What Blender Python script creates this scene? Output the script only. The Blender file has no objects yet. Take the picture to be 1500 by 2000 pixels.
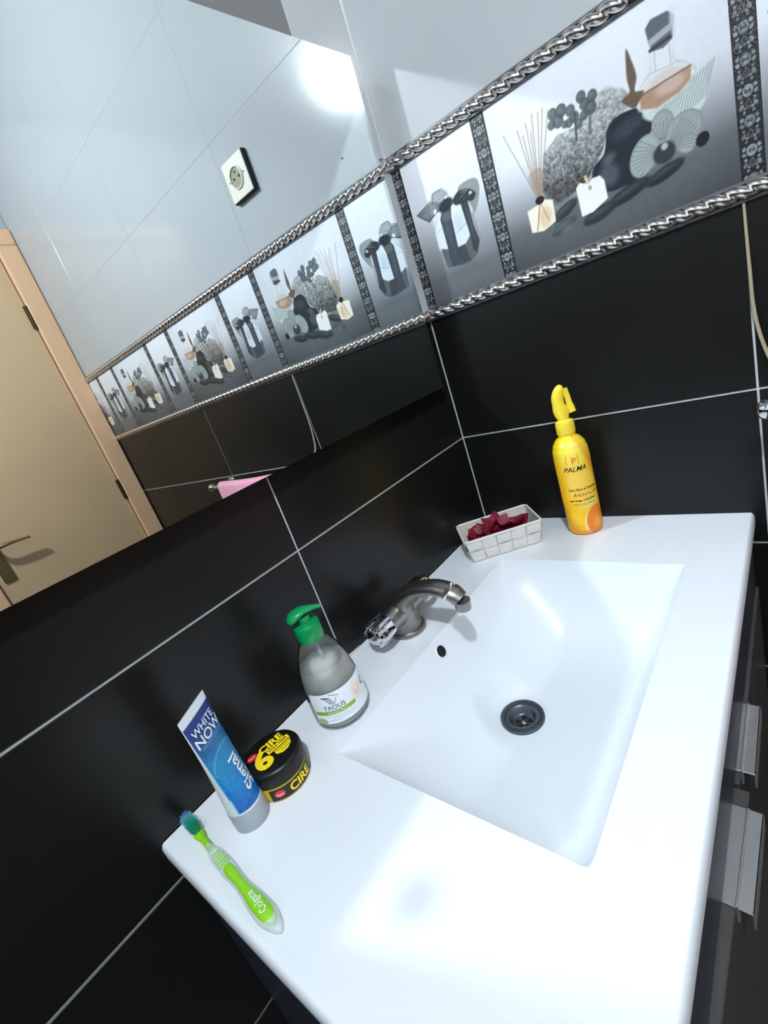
import bpy, bmesh, math, random
import numpy as np
from mathutils import Vector, Matrix
random.seed(4); rng = np.random.default_rng(7)
PI = math.pi
scn = bpy.context.scene
COL = scn.collection

# ------------------------------------------------------------ camera / world / exposure
def cam_basis(yw, p, r):
    f = Vector((math.sin(yw)*math.cos(p), math.cos(yw)*math.cos(p), math.sin(p)))
    rt = Vector((math.cos(yw), -math.sin(yw), 0)); up = rt.cross(f)
    c, s = math.cos(r), math.sin(r)
    return c*rt+s*up, -s*rt+c*up, f
RT, UP, FW = cam_basis(.78779, -.30712, -.33898)
cam_d = bpy.data.cameras.new('camera'); cam = bpy.data.objects.new('camera', cam_d); COL.objects.link(cam)
m = Matrix((RT, UP, -FW)).transposed().to_4x4(); m.translation = Vector((-.85004, -.54585, 1.26061))
cam.matrix_world = m
cam_d.sensor_fit = 'VERTICAL'; cam_d.sensor_height = 24.0
cam_d.lens = 916.18/2000*24.0
cam_d.clip_start = .01; cam_d.clip_end = 30
scn.camera = cam
scn.view_settings.view_transform = 'Standard'; scn.view_settings.look = 'None'
scn.view_settings.gamma = 1.0; scn.view_settings.use_curve_mapping = False
scn.view_settings.exposure = 0.0
scn.cycles.sample_clamp_indirect = 0
scn.cycles.use_guiding = True
scn.cycles.caustics_reflective = True
scn.cycles.blur_glossy = 0.0
scn.cycles.max_bounces = 8; scn.cycles.transparent_max_bounces = 16
world = bpy.data.worlds.new('world'); scn.world = world; world.use_nodes = True
world.node_tree.nodes['Background'].inputs[0].default_value = (.75, .85, 1, 1)
world.node_tree.nodes['Background'].inputs[1].default_value = .15
LAMP = (-1.17, -.90, 2.37); LAMP_POWER = 79.0; LAMP_COL = (.86, .94, 1.0)

# ------------------------------------------------------------ helpers
def lin(c):
    return tuple((x/12.92 if x <= .04045 else ((x+.055)/1.055)**2.4) for x in c)
def mat(name, col, rough=.5, metal=0., noise=0., nscale=20., bump=0., bscale=80., coat=0., trans=0., alpha=1., ior=1.5, emit=None, rvar=0., attr=False, spec=.5, coat_rough=.05):
    """col is sRGB 0..1"""
    m = bpy.data.materials.new(name); m.use_nodes = True
    nt = m.node_tree; b = nt.nodes['Principled BSDF']; N = nt.nodes.new; L = nt.links.new
    c = lin(col)
    b.inputs['Base Color'].default_value = (*c, 1); b.inputs['Roughness'].default_value = rough
    b.inputs['Metallic'].default_value = metal; b.inputs['IOR'].default_value = ior
    b.inputs['Coat Weight'].default_value = coat; b.inputs['Coat Roughness'].default_value = coat_rough
    b.inputs['Transmission Weight'].default_value = trans; b.inputs['Alpha'].default_value = alpha
    b.inputs['Specular IOR Level'].default_value = spec
    if emit: b.inputs['Emission Color'].default_value = (*emit[0], 1); b.inputs['Emission Strength'].default_value = emit[1]
    tc = N('ShaderNodeTexCoord')
    if attr:
        a = N('ShaderNodeAttribute'); a.attribute_name = 'Col'; L(a.outputs['Color'], b.inputs['Base Color'])
    elif noise:
        n = N('ShaderNodeTexNoise'); n.inputs['Scale'].default_value = nscale; n.inputs['Detail'].default_value = 5
        L(tc.outputs['Object'], n.inputs['Vector'])
        r = N('ShaderNodeMix'); r.data_type = 'RGBA'
        r.inputs['A'].default_value = (*[x*(1-noise) for x in c], 1); r.inputs['B'].default_value = (*[min(1, x*(1+noise)) for x in c], 1)
        L(n.outputs['Fac'], r.inputs['Factor']); L(r.outputs['Result'], b.inputs['Base Color'])
    if rvar:
        n = N('ShaderNodeTexNoise'); n.inputs['Scale'].default_value = nscale*.7; L(tc.outputs['Object'], n.inputs['Vector'])
        q = N('ShaderNodeMapRange'); q.inputs['To Min'].default_value = max(0, rough-rvar); q.inputs['To Max'].default_value = rough+rvar
        L(n.outputs['Fac'], q.inputs['Value']); L(q.outputs['Result'], b.inputs['Roughness'])
    if bump:
        n = N('ShaderNodeTexNoise'); n.inputs['Scale'].default_value = bscale; n.inputs['Detail'].default_value = 4
        L(tc.outputs['Object'], n.inputs['Vector'])
        u = N('ShaderNodeBump'); u.inputs['Strength'].default_value = bump; u.inputs['Distance'].default_value = .002
        L(n.outputs['Fac'], u.inputs['Height']); L(u.outputs['Normal'], b.inputs['Normal'])
    return m
def tag(o, label=None, cat=None, group=None, kind=None):
    if label: o['label'] = label
    if cat: o['category'] = cat
    if group: o['group'] = group
    if kind: o['kind'] = kind
    return o
def link_mesh(name, me, m=None, parent=None, smooth=False):
    o = bpy.data.objects.new(name, me); COL.objects.link(o)
    if m is not None and not me.materials: me.materials.append(m)
    if parent is not None: o.parent = parent
    if smooth: me.shade_smooth()
    return o
def obj(name, bm, m, parent=None, smooth=False, sharp=None):
    me = bpy.data.meshes.new(name)
    bmesh.ops.recalc_face_normals(bm, faces=bm.faces[:])
    bm.to_mesh(me); bm.free()
    o = link_mesh(name, me, m, parent, smooth)
    if smooth and sharp:
        me.set_sharp_from_angle(angle=math.radians(sharp))
    return o
def empty(name, loc=(0, 0, 0), rz=0., parent=None):
    o = bpy.data.objects.new(name, None); o.location = loc; o.rotation_euler = (0, 0, rz)
    o.empty_display_size = .05; COL.objects.link(o)
    if parent: o.parent = parent
    return o
def box(bm, x0, x1, y0, y1, z0, z1, bev=0., seg=1):
    r = bmesh.ops.create_cube(bm, size=1)
    for v in r['verts']:
        v.co = Vector(((x0+x1)/2+v.co.x*(x1-x0), (y0+y1)/2+v.co.y*(y1-y0), (z0+z1)/2+v.co.z*(z1-z0)))
    if bev:
        es = {e for v in r['verts'] for e in v.link_edges}
        bmesh.ops.bevel(bm, geom=list(es), offset=bev, segments=seg, affect='EDGES', profile=.5)
def B(*a, **k):
    bm = bmesh.new(); box(bm, *a, **k); return bm
def lathe(bm, prof, n=48, mtx=None, cap=True):
    rings = []
    for r, z in prof:
        if r < 1e-6: rings.append([bm.verts.new((0, 0, z))])
        else: rings.append([bm.verts.new((r*math.cos(2*PI*i/n), r*math.sin(2*PI*i/n), z)) for i in range(n)])
    for a, b in zip(rings, rings[1:]):
        for i in range(n):
            j = (i+1) % n
            if len(a) == 1 and len(b) == 1: continue
            if len(a) == 1: bm.faces.new((a[0], b[i], b[j]))
            elif len(b) == 1: bm.faces.new((a[i], a[j], b[0]))
            else: bm.faces.new((a[i], a[j], b[j], b[i]))
    if mtx:
        for rg in rings:
            for v in rg: v.co = mtx @ v.co
def LT(prof, n=48, mtx=None):
    bm = bmesh.new(); lathe(bm, prof, n, mtx); return bm
def tube(bm, pts, rad, n=12, up=Vector((0, 0, 1)), caps=True, sq=None):
    """sweep with radii (r or (rside, rup))"""
    pts = [Vector(p) for p in pts]; rings = []
    for i, p in enumerate(pts):
        t = (pts[min(i+1, len(pts)-1)]-pts[max(i-1, 0)]).normalized()
        s = t.cross(up)
        if s.length < 1e-3: s = t.cross(Vector((1, 0, 0)))
        s.normalize(); u = s.cross(t)
        r = rad[i] if isinstance(rad, list) else rad
        rs, ru = r if isinstance(r, (list, tuple)) else (r, r)
        ring = []
        for k in range(n):
            a = 2*PI*k/n; cx, sy = math.cos(a), math.sin(a)
            if sq: cx = math.copysign(abs(cx)**sq, cx); sy = math.copysign(abs(sy)**sq, sy)
            ring.append(bm.verts.new(p+s*rs*cx+u*ru*sy))
        rings.append(ring)
    for a, b in zip(rings, rings[1:]):
        for k in range(n): bm.faces.new((a[k], a[(k+1) % n], b[(k+1) % n], b[k]))
    if caps: bm.faces.new(rings[0]); bm.faces.new(list(reversed(rings[-1])))
def bez(P, n):
    """catmull-rom through points"""
    P = [np.array(p, float) for p in P]; Q = [2*P[0]-P[1]]+P+[2*P[-1]-P[-2]]; out = []
    segs = len(P)-1
    for i in range(n):
        t = i/(n-1)*segs; k = min(int(t), segs-1); f = t-k
        a, b, c, d = Q[k:k+4]
        out.append(.5*((2*b)+(-a+c)*f+(2*a-5*b+4*c-d)*f*f+(-a+3*b-3*c+d)*f**3))
    return out

# flat print: numpy canvas -> vertex coloured sheet
class Canvas:
    def __init__(s, w, h, step, bg=(1, 1, 1)):
        s.w, s.h = w, h; s.nx = int(round(w/step))+1; s.ny = int(round(h/step))+1
        s.X, s.Y = np.meshgrid(np.linspace(0, w, s.nx), np.linspace(0, h, s.ny)); s.step = w/(s.nx-1)
        s.C = np.ones((s.ny, s.nx, 3))*np.array(bg)
    def put(s, mask, col):
        m_ = np.clip(mask, 0, 1)[..., None]; s.C = s.C*(1-m_)+np.array(col)*m_
    def poly_mask(s, P):
        P = np.array(P, float); inside = np.zeros(s.X.shape, bool); d = np.full(s.X.shape, 1e9)
        for i in range(len(P)):
            a, b = P[i], P[(i+1) % len(P)]
            cond = (a[1] > s.Y) != (b[1] > s.Y)
            xi = (b[0]-a[0])*(s.Y-a[1])/(b[1]-a[1]+1e-12)+a[0]
            inside ^= cond & (s.X < xi)
            e = b-a; t = np.clip(((s.X-a[0])*e[0]+(s.Y-a[1])*e[1])/(e@e+1e-12), 0, 1)
            d = np.minimum(d, np.hypot(s.X-a[0]-t*e[0], s.Y-a[1]-t*e[1]))
        return np.where(inside, d, -d)
    def poly(s, P, col, a=1., soft=None):
        sd = s.poly_mask(P); k = soft or s.step
        s.put(a*np.clip(sd/k+.5, 0, 1), col); return sd
    def blob(s, P, col, a=1., soft=None):
        P = [np.array(p, float) for p in P]; n = len(P); out = []
        for i in range(n):
            A, B_, C_, D = P[i-1], P[i], P[(i+1) % n], P[(i+2) % n]
            for f in (0, .25, .5, .75): out.append(.5*(2*B_+(-A+C_)*f+(2*A-5*B_+4*C_-D)*f*f+(-A+3*B_-3*C_+D)*f**3))
        return s.poly(out, col, a, soft)
    def ell(s, cx, cy, rx, ry, col, a=1., rot=0., soft=None):
        c, q = math.cos(rot), math.sin(rot); x = (s.X-cx)*c+(s.Y-cy)*q; y = -(s.X-cx)*q+(s.Y-cy)*c
        d = (1-np.hypot(x/rx, y/ry))*min(rx, ry); k = soft or s.step
        s.put(a*np.clip(d/k+.5, 0, 1), col); return d
    def line(s, a, b, w, col, al=1.):
        a = np.array(a, float); b = np.array(b, float); e = b-a
        t = np.clip(((s.X-a[0])*e[0]+(s.Y-a[1])*e[1])/(e@e+1e-12), 0, 1)
        d = w/2-np.hypot(s.X-a[0]-t*e[0], s.Y-a[1]-t*e[1]); s.put(al*np.clip(d/s.step+.5, 0, 1), col)
    def noise(s, sc, seed=0, octv=3):
        r = np.random.default_rng(seed); out = np.zeros(s.X.shape); amp = 1.; tot = 0
        for o in range(octv):
            g = r.random((int(s.h/sc)+3, int(s.w/sc)+3)); gx = s.X/sc; gy = s.Y/sc
            ix = gx.astype(int); iy = gy.astype(int); fx = gx-ix; fy = gy-iy; fx = fx*fx*(3-2*fx); fy = fy*fy*(3-2*fy)
            out += amp*((g[iy, ix]*(1-fx)+g[iy, ix+1]*fx)*(1-fy)+(g[iy+1, ix]*(1-fx)+g[iy+1, ix+1]*fx)*fy); tot += amp
            sc /= 2; amp /= 1.6
        return out/tot
    def mesh(s, name, fn):
        """fn(X,Y arrays)->(x,y,z) arrays"""
        x, y, z = fn(s.X, s.Y); V = np.stack([np.broadcast_to(x, s.X.shape), np.broadcast_to(y, s.X.shape), np.broadcast_to(z, s.X.shape)], -1).reshape(-1, 3)
        i = np.arange(s.ny*s.nx).reshape(s.ny, s.nx)
        F = np.stack([i[:-1, :-1], i[:-1, 1:], i[1:, 1:], i[1:, :-1]], -1).reshape(-1, 4)
        me = bpy.data.meshes.new(name); me.vertices.add(len(V)); me.vertices.foreach_set('co', V.astype(np.float32).ravel())
        me.loops.add(F.size); me.loops.foreach_set('vertex_index', F.astype(np.int32).ravel())
        me.polygons.add(len(F)); me.polygons.foreach_set('loop_start', np.arange(0, F.size, 4, dtype=np.int32))
        me.update(calc_edges=True)
        a = me.color_attributes.new('Col', 'FLOAT_COLOR', 'POINT')
        c = np.clip(s.C, 0, 1); c = np.where(c <= .04045, c/12.92, ((c+.055)/1.055)**2.4)
        a.data.foreach_set('color', np.concatenate([c, np.ones(c.shape[:2]+(1,))], -1).astype(np.float32).ravel())
        me.shade_smooth(); return me

def text(name, s, size, fn, m, parent=None, shear=0., bold=0., align='CENTER', sx=1.):
    """text laid on a surface: fn(u,v) -> xyz, u to the right, v up, metres"""
    c = bpy.data.curves.new('t', 'FONT'); c.body = s; c.size = size; c.align_x = align; c.align_y = 'CENTER'
    c.resolution_u = 3; c.shear = shear; c.offset = bold*size
    o = bpy.data.objects.new('t', c); COL.objects.link(o)
    me = bpy.data.meshes.new_from_object(o.evaluated_get(bpy.context.evaluated_depsgraph_get()))
    bpy.data.objects.remove(o); bpy.data.curves.remove(c)
    bm = bmesh.new(); bm.from_mesh(me); bpy.data.meshes.remove(me)
    for _ in range(3):
        bmesh.ops.triangulate(bm, faces=bm.faces[:])
        le = [e for e in bm.edges if e.calc_length() > .16*size]
        if le: bmesh.ops.subdivide_edges(bm, edges=le, cuts=1)
    bmesh.ops.triangulate(bm, faces=bm.faces[:])
    for v in bm.verts: v.co = Vector(fn(v.co.x*sx, v.co.y))
    me = bpy.data.meshes.new(name); bm.to_mesh(me); bm.free()
    return link_mesh(name, me, m, parent)
def strokes(name, lines, w, fn, m, parent=None):
    bm = bmesh.new()
    for P in lines:
        P = [Vector((*p, 0)) for p in P]
        prev = None
        for i, p in enumerate(P):
            t = (P[min(i+1, len(P)-1)]-P[max(i-1, 0)]).normalized(); n = Vector((-t.y, t.x, 0))*w/2
            cur = (bm.verts.new(fn(*(p+n).xy)), bm.verts.new(fn(*(p-n).xy)))
            if prev: bm.faces.new((prev[0], prev[1], cur[1], cur[0]))
            prev = cur
    me = bpy.data.meshes.new(name); bm.to_mesh(me); bm.free(); return link_mesh(name, me, m, parent)

# ------------------------------------------------------------ materials
M = {}
M['grout'] = mat('grout', (.76, .77, .77), .8, noise=.15, nscale=60)
M['blacktile'] = mat('black_tile', (.085, .085, .083), .3, noise=.3, nscale=6, rvar=.08, bump=.04, bscale=30, spec=.35)
M['whitetile'] = mat('white_tile', (.70, .715, .725), .14, noise=.05, nscale=5, spec=.5, rvar=.03)
M['darkenedtile'] = mat('darkened_tile', (.45, .45, .455), .3, noise=.06, nscale=5)  # wall tile colour darkened to make the dark area above the mirror
M['print'] = mat('printed_tile', (1, 1, 1), .16, attr=True, spec=.4)
M['strip'] = mat('strip_print', (1, 1, 1), .3, attr=True, bump=.3, bscale=500)
M['rope'] = mat('silver_rope', (.86, .84, .82), .22, 1., noise=.1, nscale=80)
M['ropebase'] = mat('rope_base', (.42, .42, .43), .4, .6)
M['ceramic'] = mat('ceramic', (.90, .92, .945), .30, spec=.28)
M['chrome'] = mat('chrome', (.62, .61, .59), .36, 1., noise=.2, nscale=140, rvar=.06)
M['bright_chrome'] = mat('polished_chrome', (.88, .88, .9), .07, 1.)
M['dullsteel'] = mat('drain_steel', (.38, .40, .43), .35, .85, noise=.2, nscale=150)
M['hole'] = mat('dark_hole', (.05, .05, .06), .8)
M['cab'] = mat('cabinet', (.21, .235, .27), .35, noise=.12, nscale=12, spec=.4)
M['cabdoor'] = mat('cabinet_door', (.29, .285, .28), .35, noise=.12, nscale=12, spec=.4)
M['handle'] = mat('satin_handle', (.78, .79, .79), .36, .8, noise=.08, nscale=60)
M['floor'] = mat('floor_tile', (.28, .27, .26), .35, noise=.1, nscale=10)
M['ceil'] = mat('ceiling_paint', (.50, .50, .50), .8)
M['mirror'] = mat('mirror_silver', (.93, .95, .95), .0, 1.)
M['mirroredge'] = mat('mirror_edge', (.25, .3, .3), .3)
M['door'] = mat('door_paint', (.82, .70, .55), .38, noise=.06, nscale=3)
M['doorframe'] = mat('door_frame_paint', (.92, .75, .60), .3, noise=.04, nscale=4)
M['brass'] = mat('old_brass', (.62, .54, .38), .35, .9, noise=.3, nscale=60)
M['dkbrass'] = mat('dark_hinge', (.30, .22, .15), .4, .7, noise=.3, nscale=90)
M['yellow'] = mat('yellow_plastic', (1., .89, .25), .35, coat=.3)
M['ink'] = mat('ink', (.08, .06, .05), .5)
M['navy'] = mat('navy_ink', (.14, .2, .33), .5)
M['white'] = mat('white_ink', (.96, .97, .98), .45)
M['whiteplastic'] = mat('white_plastic', (.93, .94, .96), .35)
M['greyplastic'] = mat('grey_plastic', (.66, .69, .72), .4)
M['green'] = mat('green_plastic', (.02, .58, .32), .3, coat=.3)
M['yink'] = mat('yellow_ink', (1., .87, .12), .5)
M['orange'] = mat('orange_ink', (.93, .52, .12), .5)
M['ofade'] = mat('soft_orange', (.97, .76, .3), .5)
M['red'] = mat('red_ink', (.84, .12, .12), .5)
M['label'] = mat('label_print', (1, 1, 1), .35, attr=True)
M['jarlid'] = mat('black_lid', (.06, .065, .06), .38)
M['jar'] = mat('yellow_jar', (.87, .75, .10), .35)
M['wicker'] = mat('woven_white', (.90, .885, .87), .6, noise=.06, nscale=60, bump=.2, bscale=300)
M['wickerin'] = mat('woven_inside', (.80, .78, .74), .7, noise=.1, nscale=50)
M['petal'] = mat('dried_petal', (.50, .05, .17), .55, noise=.45, nscale=70, bump=.3, bscale=200)
M['cream'] = mat('cream_plastic', (.93, .92, .86), .35)
M['blackplastic'] = mat('black_plastic', (.06, .07, .08), .4)
M['pink'] = mat('pink_cloth', (.95, .66, .75), .9, noise=.08, nscale=60, bump=.5, bscale=400)
M['cord'] = mat('beige_cord', (.66, .61, .50), .8, noise=.15, nscale=200)
M['lime'] = mat('lime_plastic', (.56, .84, .16), .4, coat=.2)
M['clear'] = mat('clear_plastic', (.93, .96, .97), .12, alpha=.42, coat=.4)
def bristle_mat():
    m_ = mat('bristles', (.1, .7, .6), .6); nt = m_.node_tree; N = nt.nodes.new
    tc = N('ShaderNodeTexCoord'); sp = N('ShaderNodeSeparateXYZ'); cr = N('ShaderNodeValToRGB'); mr = N('ShaderNodeMapRange')
    mr.inputs['From Min'].default_value = -.03; mr.inputs['From Max'].default_value = 0
    e = cr.color_ramp.elements; e[0].color = (*lin((.13, .62, .45)), 1); e[1].color = (*lin((.16, .35, .72)), 1)
    x = cr.color_ramp.elements.new(.35); x.color = (*lin((.16, .72, .66)), 1)
    x = cr.color_ramp.elements.new(.7); x.color = (*lin((.5, .76, .8)), 1)
    nt.links.new(tc.outputs['Object'], sp.inputs[0]); nt.links.new(sp.outputs['Y'], mr.inputs['Value']); nt.links.new(mr.outputs[0], cr.inputs[0])
    nt.links.new(cr.outputs[0], nt.nodes['Principled BSDF'].inputs['Base Color']); return m_
M['bristle'] = bristle_mat()
def clear_shell(name, tint, refl):
    m_ = bpy.data.materials.new(name); m_.use_nodes = True; nt = m_.node_tree; nt.nodes.clear(); N = nt.nodes.new
    o = N('ShaderNodeOutputMaterial'); mx = N('ShaderNodeMixShader'); t = N('ShaderNodeBsdfTransparent'); gl = N('ShaderNodeBsdfGlossy')
    fr = N('ShaderNodeFresnel'); fr.inputs[0].default_value = 1.45; mul = N('ShaderNodeMath'); mul.operation = 'MULTIPLY'; mul.inputs[1].default_value = refl
    t.inputs[0].default_value = (*tint, 1); gl.inputs['Roughness'].default_value = .06
    L = nt.links.new; L(fr.outputs[0], mul.inputs[0]); L(mul.outputs[0], mx.inputs[0]); L(t.outputs[0], mx.inputs[1]); L(gl.outputs[0], mx.inputs[2]); L(mx.outputs[0], o.inputs[0])
    return m_
M['shell'] = clear_shell('clear_bottle', (.975, .985, .98), 1.3)
M['liquid'] = mat('soap_liquid', (.97, 1., .965), .25, alpha=.975, spec=.4)
lb_ = M['liquid'].node_tree.nodes['Principled BSDF']; lb_.inputs['Subsurface Weight'].default_value = 1; lb_.inputs['Subsurface Radius'].default_value = (1, 1, 1); lb_.inputs['Subsurface Scale'].default_value = .05
M['bulb'] = mat('lamp_bulb', (1, 1, 1), .5, emit=(LAMP_COL, LAMP_POWER/(4*PI*PI*.038**2)))

# ------------------------------------------------------------ setting
ZL0, ZL1 = 1.296, 1.565            # listel band
XL, YF, ZC = -2.05, -1.784, 2.55
TW, TH = .496, .2505
def struct(o, label=None): o['kind'] = 'structure'; return o
wall_back = struct(obj('wall_back', B(XL-.1, .1, .0015, .09, -.05, ZC), M['grout']))
wall_right = struct(obj('wall_right', B(.0015, .09, YF-.1, .0014, -.05, ZC), M['grout']))
wall_left = struct(obj('wall_left', B(XL-.09, XL-.0015, YF-.1, .0014, -.05, ZC), M['grout']))
M['whitegrout'] = mat('white_grout', (.68, .69, .70), .6, noise=.05, nscale=60)
obj('grout_fill', B(XL, 0, .0005, .0016, 1.575, ZC), M['whitegrout'], wall_back); obj('grout_fill', B(.0005, .0016, YF, 0, 1.575, ZC), M['whitegrout'], wall_right)
ROWS = [(-.206+TH*0, .044), (.044, .2945), (.2945, .545), (.545, .7955), (.7955, 1.046), (1.046, 1.296)]
ROWS[0] = (0, .044)
UPR = [(1.571, 1.8155), (1.8155, 2.066), (2.066, 2.3165), (2.3165, ZC)]
_tc = {}
def tile(w, h, m_, G=.0015):
    if m_.name in ('white_tile', 'darkened_tile'): G = .0003
    k = (round(w, 4), round(h, 4), m_.name)
    if k not in _tc:
        bm = bmesh.new(); box(bm, G, w-G, 0, .0045, G, h-G)
        es = [e for e in bm.edges if all(v.co.y < .001 for v in e.verts)]
        bmesh.ops.bevel(bm, geom=es, offset=.0007, segments=1, affect='EDGES')
        bmesh.ops.recalc_face_normals(bm, faces=bm.faces[:])
        me = bpy.data.meshes.new('tile'); bm.to_mesh(me); bm.free(); me.materials.append(m_); _tc[k] = me
    return _tc[k]
def lay(wall, loc, rz, L, rows, m_, first=TW, skip=None):
    """tiles along local +x of the wall line, face towards local -y"""
    x = 0; w = first; i = 0
    while x < L-.01:
        w_ = min(w, L-x)
        for z0, z1 in rows:
            if skip and skip(x, x+w_, z0, z1): continue
            mm = m_(x, z0) if callable(m_) else m_
            t = bpy.data.objects.new('tile', tile(w_, z1-z0, mm)); COL.objects.link(t); t.parent = wall
            t.location = Vector(loc)+Matrix.Rotation(rz, 3, 'Z')@Vector((x, 0, z0)); t.rotation_euler = (0, 0, rz)
        x += w; w = TW
# wall_back runs from the corner x=0 to the left; lay from x=-n*TW
nA = 5; x0A = -.492-TW*3
lay(wall_back, (x0A, 0, 0), 0, 3*TW+.492, ROWS, M['blacktile'])
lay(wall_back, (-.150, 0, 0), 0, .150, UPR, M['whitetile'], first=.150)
lay(wall_back, (-.150-TW*3, 0, 0), 0, 3*TW, UPR, M['darkenedtile'])
lay(wall_back, (XL, 0, 0), 0, x0A-XL, ROWS, M['blacktile']); lay(wall_back, (XL, 0, 0), 0, -.150-TW*3-XL, UPR, M['whitetile'])
# wall_right: local +x -> -y
lay(wall_right, (0, 0, 0), -PI/2, -YF, ROWS, M['blacktile'])
lay(wall_right, (0, 0, 0), -PI/2, -YF, UPR, M['whitetile'], first=TW-.012)
lay(wall_left, (XL, YF, 0), PI/2, -YF, ROWS, M['blacktile']); lay(wall_left, (XL, YF, 0), PI/2, -YF, [(1.296, 1.571)]+UPR, M['whitetile'])
# front wall (behind the camera) with the door opening x -.70..-.02, z 0..2.16
bm = bmesh.new(); box(bm, XL-.1, -.70, YF-.09, YF-.0015, -.05, ZC); box(bm, -.70, .1, YF-.09, YF-.0015, 2.165, ZC); box(bm, -.016, .1, YF-.09, YF-.0015, -.05, 2.165)
wall_front = struct(obj('wall_front', bm, M['grout']))
lay(wall_front, (-.70, YF, 0), PI, -.70-XL, ROWS, M['blacktile']); lay(wall_front, (-.70, YF, 0), PI, -.70-XL, [(1.296, 1.571)]+UPR, M['whitetile'])
lay(wall_front, (0, YF, 0), PI, .70, [(2.168, ZC)], M['whitetile'])
floor = struct(obj('floor', B(XL-.1, .1, YF-.1, .1, -.1, -.003), M['grout']))
ft = bmesh.new(); box(ft, .0015, .3985, .0015, .3985, -.008, 0, bev=.0008); ftm = bpy.data.meshes.new('tile'); ft.to_mesh(ftm); ft.free(); ftm.materials.append(M['floor'])
for i in range(5):
    for j in range(4):
        t = bpy.data.objects.new('tile', ftm); COL.objects.link(t); t.parent = floor; t.location = (-.4*(i+1), -.4*(j+1), 0)
ceiling = struct(obj('ceiling', B(XL-.1, .1, YF-.1, .1, ZC, ZC+.08), M['ceil']))

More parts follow.
